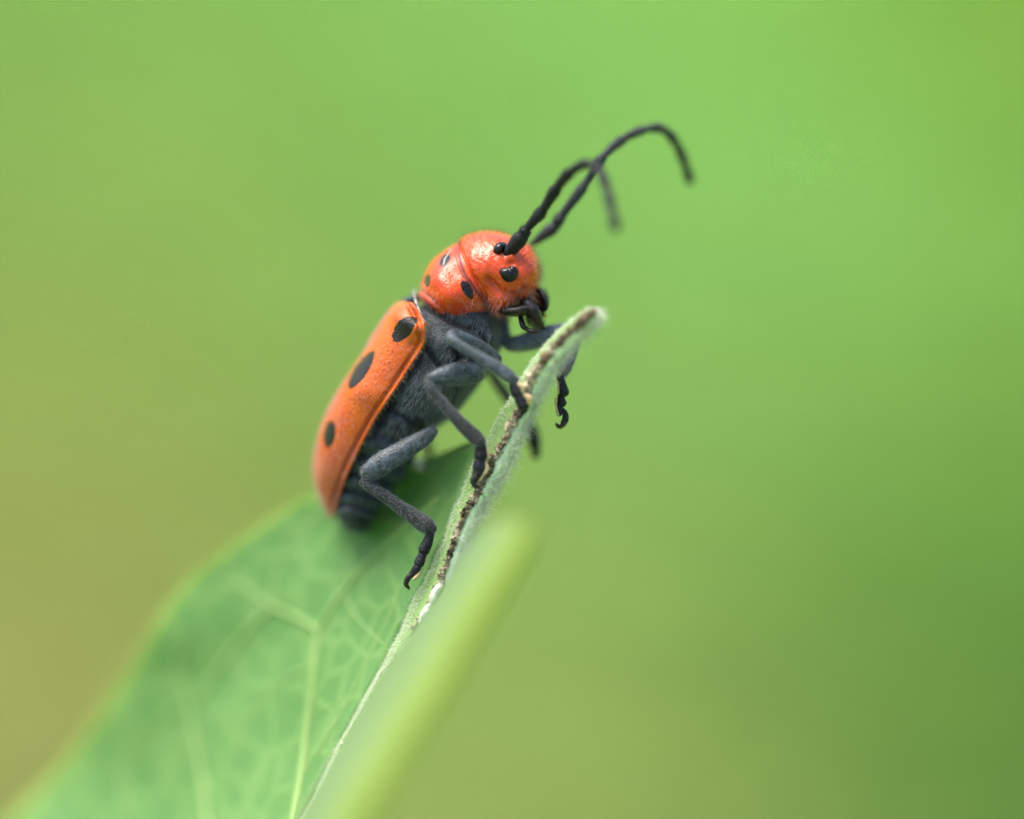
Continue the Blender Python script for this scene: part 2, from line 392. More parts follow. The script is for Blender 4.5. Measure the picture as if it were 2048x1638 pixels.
Sc[:, 0] += jit; Lc[:, 0] += vnoise(tt*60, 5)*1.5; Rc[:, 0] += vnoise(tt*45, 6)*1.5
endk = np.clip(tt/.012, 0.15, 1)[:, None]**.5
# closed cross-section: ridge - cut edge - pale underside - back
ring = []
for i in range(NL):
    L_, S_, R_ = Lc[i], Sc[i], Rc[i]; ctr = (L_+R_)/2+np.array([0, 0, .03])
    back = ctr+np.array([0, 0, .06]); L2 = (L_+back)/2; R2 = (R_+back)/2
    mLS = (L_+S_)/2+np.array([0, 0, -.005]); mSR = (S_*.45+R_*.55)+np.array([0, 0, -.035])
    pts = np.array([L_, mLS, S_, mSR, R_, R2, back, L2])*1.0
    pts = ctr+(pts-ctr)*endk[i]
    e = np.vstack([pts, pts[:1]]); ring.append(cr(np.vstack([pts[-1:], e, pts[1:2]]), 10*8+1)[8:8+64])
ring = np.array(ring)
# resample by closed catmull-rom, even parameter
def closed(pts, n):
    m = len(pts); t = np.linspace(0, m, n, endpoint=False); i = t.astype(int); f = (t-i)[:, None]
    a_, b_, c_, d_ = pts[(i-1) % m], pts[i % m], pts[(i+1) % m], pts[(i+2) % m]
    return .5*(2*b_+(c_-a_)*f+(2*a_-5*b_+4*c_-d_)*f**2+(3*b_-a_-3*c_+d_)*f**3)
NA = 64; ring = np.zeros((NL, NA, 3))
for i in range(NL):
    L_, S_, R_ = Lc[i], Sc[i], Rc[i]; ctr = (L_+R_)/2+np.array([0, 0, .03]); back = ctr+np.array([0, 0, .05])
    pts = np.array([L_, (L_+S_)/2+np.array([0, 0, -.004]), S_, (S_*.45+R_*.55)+np.array([0, 0, -.03]), R_, (R_+back)/2, back, (L_+back)/2])
    ring[i] = closed(ctr+(pts-ctr)*endk[i], NA)
g = P(ring); rv = close(g)
ap = np.tile(np.clip((np.arange(NA)-17)/3, 0, 1)*(np.arange(NA) < 54), (NL, 1))
low = np.clip((tt-.60)/.08, 0, 1)[:, None]
ru = np.exp(-((np.arange(NA)-17)/2.2)**2)[None]*np.where(low > .5, .9, .3)
midrib = leaf.part('midrib', rv, 'rib', attrs={'pale': (ap*(1-.75*low)).ravel(), 'rust': ru.ravel()})
# far half of the blade: ridge line back to the margin
Mg = [(952, 890, .12), (890, 906, .28), (810, 928, .42), (722, 950, .52), (632, 986, .60), (545, 1038, .68), (460, 1100, .76), (376, 1165, .85), (314, 1240, .93), (268, 1320, 1.0), (222, 1395, 1.06), (166, 1480, 1.12), (95, 1570, 1.18), (10, 1650, 1.22), (-80, 1780, 1.25), (-150, 1940, 1.25)]
mi = [(975, 880, .02), (946, 934, .03), (923, 991, .03), (894, 1063, .03), (873, 1108, .03), (853, 1155, .03), (826, 1205, .03), (778, 1306, .04), (730, 1395, .05), (692, 1464, .05), (652, 1545, .05), (600, 1642, .05), (548, 1740, .05), (490, 1855, .05), (430, 1990, .05), (370, 2130, .05)]
nb_, ns_ = 150, 70
A, B = cr(mi, nb_), cr(Mg, nb_); s_ = np.linspace(0, 1, ns_)
q = A[:, None]*(1-s_)[None, :, None]+B[:, None]*s_[None, :, None]
q[..., 2] = A[:, None, 2]+(B-A)[:, None, 2]*(s_**.72)[None]
q[..., 2] += (np.sin(s_*math.pi))[None]*np.interp(np.linspace(0, 1, nb_), [0, .25, .6, 1], [.02, .03, .04, .04])[:, None]                                   # the half blade bows away from the viewer
tb = np.linspace(0, 1, nb_)
wav = np.stack([vnoise(tb*9+k*3.1, 20+k) for k in range(4)])
q[..., 2] += (s_**1.5)[None]*.03*wav[0][:, None]; q[..., 1] += (s_**2)[None]*6*wav[1][:, None]
q[..., 2] += .02*np.sin(s_*9)[None]*wav[2][:, None]
g = P(q); bv = (g.reshape(-1, 3), grid_faces(nb_, ns_, False))
rim = np.tile(np.clip((s_-.93)/.06, 0, 1), (nb_, 1)).ravel()*.8  # lit yellow-green margin, painted as colour
far = leaf.part('blade', bv, 'blade', attrs={'rim': rim}, label='far half of the leaf blade with pale net of veins')
md = far.modifiers.new('thickness', 'SOLIDIFY'); md.thickness = .02; md.offset = 0
far_t = bvh(bv)
def vein(px, r0, r1, name='vein'):
    pts = []
    for k, (x, y) in enumerate(cr(px, 26)):
        h_, n_ = cast(far_t, x, y)
        if h_ is None: continue
        h_ = h_+n_*.008; pr = proj(h_); pts.append((pr[0], pr[1], h_[1], r0+(r1-r0)*k/25))
    if len(pts) > 3: leaf.part(name, close(tube(pts, len(pts)*2, 8)), 'vein', parent=far)
for px, r0, r1 in [
    ([(588, 1660), (606, 1560), (622, 1440), (634, 1330), (640, 1262)], 10, 7),
    ([(640, 1262), (600, 1238), (548, 1214)], 7, 5), ([(548, 1214), (556, 1150), (580, 1080), (640, 1030)], 5, 3),
    ([(640, 1262), (690, 1185), (750, 1115), (815, 1055), (880, 1000)], 7, 5),
    ([(815, 1055), (760, 1030), (690, 1010)], 4, 3),
    ([(548, 1214), (490, 1270), (440, 1340), (405, 1400)], 6, 4),
    ([(420, 1660), (412, 1580), (396, 1490), (376, 1400), (360, 1330), (380, 1260)], 9, 5),
    ([(376, 1400), (330, 1440), (280, 1500)], 5, 3), ([(260, 1640), (250, 1560), (262, 1490), (300, 1430)], 6, 3),
    ([(634, 1330), (560, 1370), (500, 1440), (470, 1520)], 4, 3), ([(606, 1560), (680, 1440), (735, 1330), (775, 1250), (800, 1190)], 4, 2.5),
    ([(690, 1185), (720, 1240), (770, 1290)], 3, 2), ([(548, 1214), (480, 1170), (430, 1165)], 4, 3), ([(622, 1440), (690, 1400)], 3, 2)]:
    vein(px, r0*1.1, r1*1.2)
# near half: comes towards the viewer and rolls over
nm = [(900, 1188, .03), (872, 1236, .03), (848, 1268, .03), (808, 1326, .03), (779, 1360, .03), (734, 1438, .03), (698, 1500, .03), (664, 1572, .03), (622, 1650, .03), (568, 1748, .03), (512, 1858, .03), (452, 1994, .03), (392, 2134, .03)]
nmid = [(985, 1068, -.85), (955, 1122, -.87), (926, 1160, -.89), (884, 1220, -.91), (848, 1272, -.93), (798, 1350, -.95), (752, 1422, -.97), (708, 1498, -.99), (656, 1585, -1.0), (600, 1692, -1.0), (540, 1812, -1.0), (476, 1952, -1.0), (408, 2102, -1.0)]
ng = [(1066, 1062, -1.28), (1044, 1108, -1.3), (1020, 1150, -1.32), (982, 1215, -1.34), (946, 1282, -1.36), (900, 1365, -1.38), (853, 1442, -1.4), (806, 1522, -1.42), (752, 1612, -1.44), (684, 1730, -1.45), (606, 1860, -1.45), (526, 2000, -1.45), (446, 2150, -1.45)]
nn_, nk = 110, 44
A, Cm, B = cr(nm, nn_), cr(nmid, nn_), cr(ng, nn_); s_ = np.linspace(0, 1, nk)[None, :, None]
q = A[:, None]*(1-s_)**2+2*s_*(1-s_)*(2*Cm-.5*A-.5*B)[:, None]+B[:, None]*s_**2
for i_ in range(9): q[i_, :, 1] += np.interp(np.linspace(0, 1, nk), [0, .5, 1], [0, -8, 0])*(1-i_/9)
g = P(q); nv = (g.reshape(-1, 3), grid_faces(nn_, nk, False))
rim = np.tile(np.clip((s_[0, :, 0]-.68)/.3, 0, 1), (nn_, 1)).ravel()  # backlit glow of the rolled margin, painted as colour
near = leaf.part('blade', nv, 'blade2', attrs={'rim': rim}, label='near half of the leaf blade, pale and rolled, bitten off square')
md = near.modifiers.new('thickness', 'SOLIDIFY'); md.thickness = .05; md.offset = 0
# dried sap crust along the bitten edge
ks = np.linspace(0, 1, 120)
k = 0; x = .004
while x < .575:
    ln = rng.uniform(.006, .026); i0 = int(x*(NL-1)); i1 = min(int((x+ln)*(NL-1))+2, NL-1)
    seg = Sc[i0:i1+1]; m = len(seg)
    wid = rng.uniform(3.5, 7)*(1.4 if x < .22 else .9 if x < .36 else .6)
    pts = [(p[0]+rng.normal()*2.4, p[1]+rng.normal()*1.5, p[2]-.008, wid*math.sin(math.pi*(j+.6)/(m+.2))**.5*rng.uniform(.6, 1.3)) for j, p in enumerate(seg)]
    gg = tube(pts, 18, 16, .7); gg = gg+rng.normal(size=gg.shape)*.0025+rng.normal(size=(gg.shape[0], 1, 3))*.003
    tone = np.clip(np.interp(x, [0, .08, .12, .20, .25, .33, .40, .48, .54], [.3, .4, .85, .8, .65, .95, .55, .7, .95])+.12+rng.normal()*.18, .05, .97)
    V_, F_ = close(gg)
    leaf.part('sap_crust', (V_, F_), 'crust', attrs={'tone': np.clip(tone+vnoise(V_[:, 0]*40+V_[:, 2]*55, 40)*.35+rng.normal(size=len(V_))*.06, 0, 1)}); x += ln*rng.uniform(.45, .8)
for i0, i1, wid in ((.538, .572, 9), (.568, .592, 8)):
    seg = Sc[int(i0*NL):int(i1*NL)+1]; pts = [(p[0]+4, p[1], p[2]-.012, wid*math.sin(math.pi*(j+.7)/(len(seg)+.4))**.6) for j, p in enumerate(seg)]
    gg = tube(pts, 16, 14); gg = gg+rng.normal(size=gg.shape)*.002; V_, F_ = close(gg)
    leaf.part('dried_latex', (V_, F_), 'bead', parent=midrib)
# fuzz
def rib_keep(lo, hi, y0, y1):
    def f(q, p, n): return ((q[:, 1] > y0) & (q[:, 1] < y1))*1.
    return f
rc = g
VR, FR = rv
p, n = sample(rv, 40000, rib_keep(0, 0, 600, 1660)); 
ax = np.array([-.55, 0, -.83])
cenl = P(np.stack([(Lc[:, 0]+Rc[:, 0])/2, (Lc[:, 1]+Rc[:, 1])/2, (Lc[:, 2]+Rc[:, 2])/2+.03], -1))
ci = np.abs(p[:, None, 2]-cenl[None, :, 2]).argmin(1); n = nz(p-cenl[ci]-np.zeros(3)); n[:, 2] *= .6
q2 = proj(p); lx = np.interp(q2[:, 1], Lc[:, 1], Lc[:, 0]); sx = np.interp(q2[:, 1], Sc[:, 1], Sc[:, 0]); rx = np.interp(q2[:, 1], Rc[:, 1], Rc[:, 0])
isR = q2[:, 0] > sx+6; front = p[:, 1] < cenl[ci][:, 1]
edgeR = isR & (q2[:, 0] > rx-14)
def fuzz(mask, L0, L1, rad, curl, mat, name, extra=0):
    pp, nn2 = p[mask], nz(n[mask]+rng.normal(size=(mask.sum(), 3))*.45+np.array([extra, 0, 0]))
    leaf.part(name, hairs(pp, nn2, rng.uniform(L0, L1, len(pp)), rad, curl), mat, parent=midrib, kind='stuff')
r_ = rng.random(len(p))
fuzz(edgeR & (r_ < .55) & (q2[:, 1] < 1200), .014, .055, .0008, .5, 'hairw', 'underside_hair', .5)
fuzz(isR & front & (r_ < .5) & (q2[:, 1] < 1250), .008, .02, .0008, .3, 'hairw', 'underside_fuzz')
fuzz((~isR) & front & (q2[:, 0] < lx+16) & (r_ < np.where(q2[:, 1] > 1180, 1., .5)), .005, .014, .0007, .25, 'hairw', 'ridge_fuzz', -.4)
p, n = sample(bv, 9000, lambda q, p, n: (q[:, 0] > np.interp(q[:, 1], Lc[:, 1], Lc[:, 0])-60)*(q[:, 1] > 900)*(q[:, 1] < 1660)*.8)
n = np.where(n[:, 1:2] > 0, -n, n)
leaf.part('blade_fuzz', hairs(p, nz(n+rng.normal(size=n.shape)*.5), rng.uniform(.008, .018, len(p)), .0008, .3), 'hairw', parent=far, kind='stuff')

# ------------------------------------------------------------------ the beetle
bt = Thing('longhorn_beetle', 'orange-red beetle with black spots, slate-grey legs and long black antennae climbing the leaf', 'beetle', (960, 965, -.05))
# body: thorax and abdomen in one skin
bst = [(905, 560, 1000, 640, .17, .10), (872, 580, 1004, 672, .17, .15), (842, 610, 992, 712, .18, .17), (814, 650, 966, 752, .19, .185), (788, 695, 942, 786, .20, .19), (758, 745, 918, 817, .21, .19),
       (728, 790, 886, 845, .22, .18), (704, 838, 848, 872, .24, .165), (686, 885, 822, 922, .28, .16), (670, 930, 798, 962, .31, .155), (662, 970, 774, 994, .34, .145), (664, 1005, 757, 1020, .34, .13), (671, 1032, 745, 1044, .35, .115), (683, 1052, 738, 1060, .35, .09)]
g = loft(bst, 190, 110, 2.25, 0, round1=10)
grooves = [([(843, 690), (862, 712), (884, 738)], 5, .02), ([(915, 700), (924, 716), (912, 728)], 8, .03), ([(836, 598), (862, 622), (905, 645), (950, 660)], 4, .012), ([(960, 668), (972, 690), (992, 706)], 4, .016),
           ([(770, 812), (795, 828), (832, 842), (862, 858)], 5, .02), ([(778, 806), (760, 830), (752, 850)], 14, .03), ([(840, 842), (846, 858), (838, 868)], 8, .02), ([(812, 834), (838, 862)], 3, .012), ([(850, 690), (838, 720), (800, 780)], 3.5, .012),
           ([(905, 740), (915, 775), (900, 815)], 3, .008)]
segp = np.array([.545, .61, .675, .74, .81, .88]) ; vv = np.linspace(0, 1, g.shape[0])
def body_h(q, p):
    h_ = np.zeros(q.shape[:-1])
    for pts, w_, dp in grooves: h_ -= dp*np.exp(-(segdist(q, pts)/w_)**2)
    sg = sum(np.exp(-((vv-c_)/.010)**2) for c_ in segp); ph = np.interp(vv, segp, np.arange(6.)); bul = np.where(vv > segp[0], np.sin((ph % 1)*math.pi)**.7, 0)
    h_ += (-.016*sg+.010*bul)[:, None]
    h_ += .018*gauss(q, 975, 680, 22)+.014*gauss(q, 850, 770, 40)+.012*gauss(q, 888, 690, 22)+.014*gauss(q, 935, 735, 26)+.01*gauss(q, 800, 860, 24)
    return h_
g = displace(g, body_h); q = proj(g)
gv = np.zeros(q.shape[:-1])
for pts, w_, dp in grooves: gv = np.maximum(gv, np.exp(-(segdist(q, pts)/(w_*.8))**2))  # blackens grooves; pockets under the wing case and between legs are painted shadow
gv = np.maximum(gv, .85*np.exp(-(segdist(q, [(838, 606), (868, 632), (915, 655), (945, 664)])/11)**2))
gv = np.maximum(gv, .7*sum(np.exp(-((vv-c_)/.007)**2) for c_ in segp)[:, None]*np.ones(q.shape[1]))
body_vf = close(g); body = bt.part('body', body_vf, 'grey', attrs={'groove': gv.ravel()}, label='slate-grey hairy thorax and ringed abdomen'); body_t = bvh(body_vf)
body_c = g.mean((0, 1))
# pronotum
pst = [(836, 592, 908, 654, .175, .135), (840, 577, 924, 652, .175, .165), (846, 560, 936, 650, .172, .180), (853, 541, 947, 645, .170, .190), (867, 519, 959, 640, .168, .195), (890, 501, 970, 634, .166, .190), (910, 488, 979, 628, .165, .180), (922, 480, 985, 622, .165, .170), (930, 480, 984, 616, .165, .14)]
g = loft(pst, 110, 120, 2.2, .10)
vv = np.linspace(0, 1, 110)
def pro_h(q, p):
    h_ = .020*gauss(q, 900, 592, 26)+.012*gauss(q, 878, 560, 20)-.010*gauss(q, 910, 545, 22)
    h_ += (-.012*np.exp(-((vv-.11)/.03)**2)-.006*np.exp(-((vv-.80)/.02)**2)+.006*np.exp(-((vv-.86)/.02)**2))[:, None]
    return h_
g = displace(g, pro_h); q = proj(g)
def ell(q, cx, cy, a_, b_, dx, dy):
    L_ = math.hypot(dx, dy); dx, dy = dx/L_, dy/L_; u = (q[..., 0]-cx)*dx+(q[..., 1]-cy)*dy; v = -(q[..., 0]-cx)*dy+(q[..., 1]-cy)*dx
    return np.clip(1.5-np.sqrt((u/a_)**2+(v/b_)**2), 0, 1)
nearside = (g[..., 1] < .2)
def upper(q): return nearside
spot = np.maximum(ell(q, 890, 520, 14, 9, -.55, .85), np.maximum(ell(q, 855, 561, 13, 5.5, -.15, 1), ell(q, 934, 579, 20, 9, .5, .85)))
sm = np.clip(np.exp(-((vv-.985)/.03)**2), 0, 1)[:, None]*np.ones(120)*.8
sm = np.maximum(sm, .85*np.exp(-((vv-.0)/.05)**2)[:, None]*np.ones(120))
pro_vf = close(g); pro = bt.part('pronotum', pro_vf, 'pronotum', attrs={'spot': spot.ravel(), 'seam': sm.ravel()}); pro_c = g.mean((0, 1)); pro_t = bvh(pro_vf)
seam_px = [(921, 483), (917, 498), (919, 518), (929, 545), (943, 565), (958, 586), (972, 604), (980, 617)]
# pale collar between pronotum and wing cases
col = tube([(827, 581, .22, 2.5), (829, 592, .10, 3), (833, 608, .03, 2.8), (840, 625, -.002, 2.2), (848, 640, -.02, 1.6), (858, 652, -.02, 1)], 50, 12)
bt.part('collar', close(col), 'collar', label='thin pale rim behind the pronotum')
sc = tube([(800, 606, .2, 3), (812, 602, .2, 7), (828, 597, .2, 8), (842, 592, .2, 6)], 24, 16)
bt.part('scutellum', close(sc), 'grey')
# head
hst = [(921, 492, 982, 622, .165, .12), (920, 482, 990, 630, .165, .17), (934, 471, 1000, 632, .165, .185), (955, 464, 1012, 630, .163, .190), (980, 462, 1024, 625, .160, .190), (1006, 466, 1037, 619, .158, .185), (1031, 475, 1050, 612, .155, .175), (1052, 487, 1062, 604, .152, .155), (1067, 501, 1070, 594, .150, .125), (1075, 518, 1075, 580, .150, .085), (1079, 536, 1078, 562, .150, .04)]
g = loft(hst, 130, 140, 2.25, .12)
def head_h(q, p):
    h_ = .018*gauss(q, 1024, 516, 10)-.012*gauss(q, 1020, 527, 8)+.008*gauss(q, 1020, 552, 30)-.010*gauss(q, 985, 575, 22)+.018*gauss(q, 1000, 605, 20)
    h_ += .010*gauss(q, 958, 540, 30)-.012*np.exp(-(segdist(q, [(978, 560), (1000, 583), (1030, 590), (1052, 580)])/6)**2)+.014*gauss(q, 1055, 545, 22)
    h_ += -.012*np.exp(-(segdist(q, [(1048, 575), (1040, 595), (1030, 612)])/5)**2)
    h_ += .0015*np.sin(q[..., 0]*.33+np.sin(q[..., 1]*.21)*2)*np.sin(q[..., 1]*.29)
    return h_
g = displace(g, head_h); q = proj(g); vv = np.linspace(0, 1, 130)
sm = np.clip(np.exp(-((vv-.075)/.03)**2), 0, 1)[:, None]*np.ones(140)*.8
head_vf = close(g); head = bt.part('head', head_vf, 'head', attrs={'seam': sm.ravel()}); head_t = bvh(head_vf); head_c = g.mean((0, 1))
for dx, rr in ((0, 2.3), (-6, 1.4)):
    sp_ = []
    for x_, y_ in cr(seam_px, 40):
        c1, _ = cast(head_t, x_+dx, y_); c2, _ = cast(pro_t, x_+dx, y_)
        cs_ = [c_[1] for c_ in (c1, c2) if c_ is not None]
        if cs_: sp_.append((x_+dx, y_, min(cs_)-.001, rr))
    bt.part('neck_ridge', close(tube(sp_, 90, 10)), 'ridge')
def dome(tree, outline, hgt, nr=12, na=40, lift=0.):
    o_ = closed(np.array(outline, float), na); c_ = o_.mean(0); V = []; F = []
    for i in range(nr+1):
        f_ = 1-i/nr
        for j in range(na):
            x, y = c_+(o_[j]-c_)*f_; h_, n_ = cast(tree, x, y)
            if h_ is None: h_, n_ = cast(tree, *(c_+(o_[j]-c_)*f_*.9))
            if h_ is None: h_, n_ = cast(tree, *c_)
            V.append(h_+n_*(hgt*math.sqrt(max(1-f_*f_, 0))-.004+lift))
    return np.array(V), grid_faces(nr+1, na, True)
def z1(pts): return [(x/4.876+800, y/4.876+430) for x, y in pts]
lo = z1([(966, 548), (985, 520), (1030, 516), (1075, 510), (1120, 500), (1150, 525), (1156, 570), (1138, 618), (1098, 652), (1050, 656), (1008, 632), (980, 592)])
up = z1([(905, 338), (920, 300), (965, 280), (1015, 285), (1055, 315), (1050, 345), (1010, 352), (980, 378), (938, 385), (910, 365)])
for ol, hg in ((lo, .030), (up, .028)):
    V_, F_ = dome(head_t, ol, hg); bt.part('eye', (V_, F_), 'eye', parent=head)
    W_ = V_.copy(); W_[:, 1] = .32-W_[:, 1]; bt.part('eye', (W_, [f[::-1] for f in F_]), 'eye', parent=head)
# mouthparts
def blob(pts, mat, name, parent, n=30, na=20, flat=1., bumpy=.0015, **kw):
    gg = tube(pts, n, na, flat); gg = gg+rng.normal(size=gg.shape)*bumpy*.3; return bt.part(name, close(gg), mat, parent=parent, **kw)
blob([(1050, 606, .05, 8), (1059, 612, .03, 14), (1067, 625, .025, 15), (1074, 639, .035, 11), (1080, 649, .05, 7), (1087, 657, .06, 2)], 'mouth', 'mandible', head, flat=1.7, bumpy=.006)
blob([(1052, 598, .27, 8), (1062, 612, .27, 15), (1070, 630, .26, 17), (1078, 645, .24, 11), (1083, 652, .22, 4)], 'mouth', 'mandible', head, flat=1.3)
blob([(1078, 582, .12, 8), (1087, 594, .12, 11), (1088, 606, .13, 10), (1084, 622, .14, 8)], 'mouth', 'labrum', head, flat=4.5)
blob([(1002, 622, .04, 5), (1018, 622, .025, 10), (1036, 621, .02, 12), (1058, 616, .03, 13)], 'mouth', 'maxilla', head, flat=1.8)
blob([(1040, 628, .04, 4), (1042, 640, .03, 5), (1046, 652, .02, 5.5), (1054, 659, .02, 4)], 'mouth', 'palp', head)
blob([(1052, 658, .02, 3), (1062, 662, .01, 5), (1072, 663, .01, 5), (1081, 661, .01, 2.5)], 'mouth', 'palp', head)
blob([(1050, 630, .26, 4), (1056, 648, .28, 5), (1068, 658, .28, 4), (1078, 655, .28, 2.5)], 'mouth', 'palp', head)
blob([(1046, 592, .075, 9), (1058, 597, .070, 12), (1068, 601, .085, 11), (1077, 604, .11, 8)], 'clyp', 'clypeus', head, flat=1.8)
# wing cases
ED = [(811, 603), (800, 605), (787, 613), (775, 627), (763, 644), (745, 672), (729, 702), (707, 735), (687, 766), (667, 799), (646, 845), (633, 891), (628, 937), (634, 974), (647, 1010), (661, 1036)]
EL = [(827, 606), (838, 625), (847, 643), (852, 664), (850, 685), (838, 708), (818, 738), (795, 774), (775, 803), (752, 837), (728, 881), (708, 921), (692, 955), (680, 990), (671, 1020), (665, 1038)]
yl = np.interp(np.arange(16), [0, 3, 8, 12, 15], [.015, -.035, .02, .16, .33]); yd = np.interp(np.arange(16), [0, 8, 15], [.20, .24, .40])
ne, na = 220, 110
D = cr([(*p, y) for p, y in zip(ED, yd)], ne); L_ = cr([(*p, y) for p, y in zip(EL, yl)], ne)
th = np.linspace(0, math.pi/2, na); ex = 2.6
sn, cs = np.sin(th)**(2/ex), np.cos(th)**(2/ex)
q = np.zeros((ne, na, 3)); q[..., :2] = L_[:, None, :2]+(D-L_)[:, None, :2]*sn[None, :, None]; q[..., 2] = L_[:, None, 2]+(D-L_)[:, None, 2]*(1-cs)[None]
g0 = P(q); nrm = gnormals(g0, False); nrm *= np.sign((nrm*np.array([-.6, -1, .3])).sum(-1).mean())
u = np.linspace(0, 1, ne)[:, None]; sn2 = (segdist(proj(g0), [tuple(p) for p in EL]))      # px from the outer edge
qq = proj(g0); v_ = np.linspace(0, 1, na)[None]
h_ = .010*np.exp(-((sn2-3)/3.5)**2)-.012*np.exp(-((sn2-11)/4.)**2)*(v_ < .6)+.022*gauss(qq, 838, 655, 13)-.010*gauss(qq, 826, 690, 10)+.008*gauss(qq, 806, 640, 24)
h_ += .004*vnoise(u*14+v_*3, 8)*np.sin(v_*math.pi)
g = g0+nrm*(h_*np.clip((1-u)*12, 0, 1)*np.clip(u*20, 0, 1))[..., None]
spot = np.maximum(ell(qq, 808, 659, 30, 15.5, -47, 47), np.maximum(ell(qq, 722, 740, 44, 12.5, -44, 68), ell(qq, 658, 869, 27, 11.5, -6, 40)))
spot = np.maximum(spot, ell(qq, 822, 646, 16, 10, -40, 34))
ely_vf = (g.reshape(-1, 3), grid_faces(ne, na, False))
def mirror_y(V): # across the beetle's own midline plane, whose depth drifts towards the tail
    W_ = V.reshape(ne, na, 3).copy(); mid = D[:, 2][:, None]; k0 = (DIST+W_[..., 1]); y2 = 2*mid-W_[..., 1]; s_ = (DIST+y2)/k0
    W_[..., 0] *= s_; W_[..., 2] *= s_; W_[..., 1] = y2+.004; return W_.reshape(-1, 3)
for k in range(2):
    vf = ely_vf if k == 0 else (mirror_y(g), [f[::-1] for f in ely_vf[1]])
    o = bt.part('elytron', vf, 'elytra', attrs={'spot': spot.ravel(), 'seam': np.maximum(np.clip((v_-.985)/.015, 0, 1)*.4, np.clip((u-.955)/.045, 0, 1)*.75).ravel()})
    md = o.modifiers.new('thickness', 'SOLIDIFY'); md.thickness = .012; md.offset = -1 if k == 0 else -1
    if k == 0: ely_o = o
# legs
def leg(label, fem, tib, tars, pads, claw, mats=('leg', 'leg', 'tarsus'), rust=0., hn=1400):
    fem = [(*p_[:3], p_[3]*.93) for p_ in fem]; tib = [(*p_[:3], p_[3]*.86) for p_ in tib]
    gf = tube(fem, 60, 26, .8); Vf = close(gf)
    kn = lambda gg, a0, a1, m_: np.repeat(np.clip(a0*np.exp(-(np.linspace(0, 1, gg.shape[0])/.10)**2)+a1*np.exp(-((1-np.linspace(0, 1, gg.shape[0]))/.10)**2), 0, 1), m_)
    o = bt.part('leg', Vf, mats[0], label=label, attrs={'groove': kn(gf, .5, .6, 26)})
    gt = tube(tib, 60, 22, .85); Vt = close(gt); n_ = len(Vt[0])
    tb_ = bt.part('tibia', Vt, mats[1], parent=o, attrs={'groove': kn(gt, .7, .35, 22), 'rust': np.repeat(np.clip((np.linspace(0, 1, gt.shape[0])-.35)*1.4, 0, .8)*rust, 22)})
    for s_ in tars: bt.part('tarsal_segment', close(tube(s_, 22, 18, .8, rfn=lambda t: .92+.16*t**1.5)), mats[2], parent=o)
    for s_ in pads: bt.part('tarsal_pad', close(tube(s_, 22, 12, 1.1)), 'pad', parent=o)
    for s_ in claw: bt.part('claw', close(tube(s_, 22, 12)), 'mouth', parent=o)
    if hn:
        for vf, par, gd in ((Vf, o, gf), (Vt, tb_, gt)):
            cen = gd.mean(1); pp, nn2 = sample(vf, hn); ii = ((pp[:, None]-cen[None])**2).sum(-1).argmin(1); nn2 = nz(pp-cen[ii])
            ax_ = nz(cen[-1]-cen[0]); d_ = nz(nn2*.55+ax_*.9+rng.normal(size=nn2.shape)*.25)
            bt.part('leg_hair', hairs(pp, d_, rng.uniform(.006, .015, len(pp)), .0004, .12, seg=3), 'hair', parent=par, kind='stuff')
    return o
leg('near front leg, knee raised against the thorax, foot on the crust',
    [(990, 722, .03, 17), (965, 705, -.01, 21), (930, 682, -.06, 17), (905, 669, -.09, 12)],
    [(901, 668, -.10, 10), (906, 680, -.12, 11), (940, 702, -.13, 11), (985, 730, -.13, 14), (1014, 750, -.13, 15), (1028, 760, -.13, 11)],
    [[(1026, 764, -.13, 9), (1029, 775, -.13, 12), (1034, 784, -.13, 13)], [(1034, 786, -.13, 10), (1041, 797, -.13, 13), (1047, 808, -.13, 13)], [(1046, 808, -.13, 7), (1050, 816, -.12, 7), (1047, 826, -.11, 4)]],
    [[(1038, 768, -.14, 4), (1046, 775, -.14, 6), (1046, 784, -.14, 4)], [(1050, 790, -.14, 4), (1059, 797, -.14, 7), (1057, 806, -.14, 4)]],
    [[(1047, 822, -.11, 4), (1040, 834, -.11, 3), (1034, 838, -.11, 1)]])
leg('near middle leg with short thick thigh, long shin reaching the leaf edge',
    [(962, 742, .02, 16), (948, 745, -.03, 23), (915, 748, -.06, 25), (885, 752, -.09, 19), (862, 757, -.10, 12)],
    [(855, 757, -.11, 9), (860, 775, -.12, 10), (890, 812, -.12, 12), (925, 850, -.11, 15), (950, 874, -.10, 17), (960, 882, -.10, 13)],
    [[(962, 884, -.10, 9), (962, 898, -.09, 12), (962, 912, -.09, 13)], [(961, 912, -.09, 9), (959, 925, -.09, 12), (958, 936, -.09, 12)], [(958, 935, -.09, 9), (955, 948, -.09, 11), (951, 958, -.09, 8)]],
    [[(972, 896, -.09, 3), (976, 908, -.09, 4), (972, 920, -.09, 3)], [(970, 924, -.09, 3), (974, 936, -.09, 4.5), (968, 948, -.09, 4)], [(966, 948, -.09, 3), (960, 957, -.09, 4.5), (953, 964, -.09, 3)]],
    [[(951, 954, -.10, 6), (946, 962, -.10, 6), (950, 972, -.10, 5), (958, 974, -.10, 3)]], ('leg', 'legdark', 'tarsus'), rust=1.)
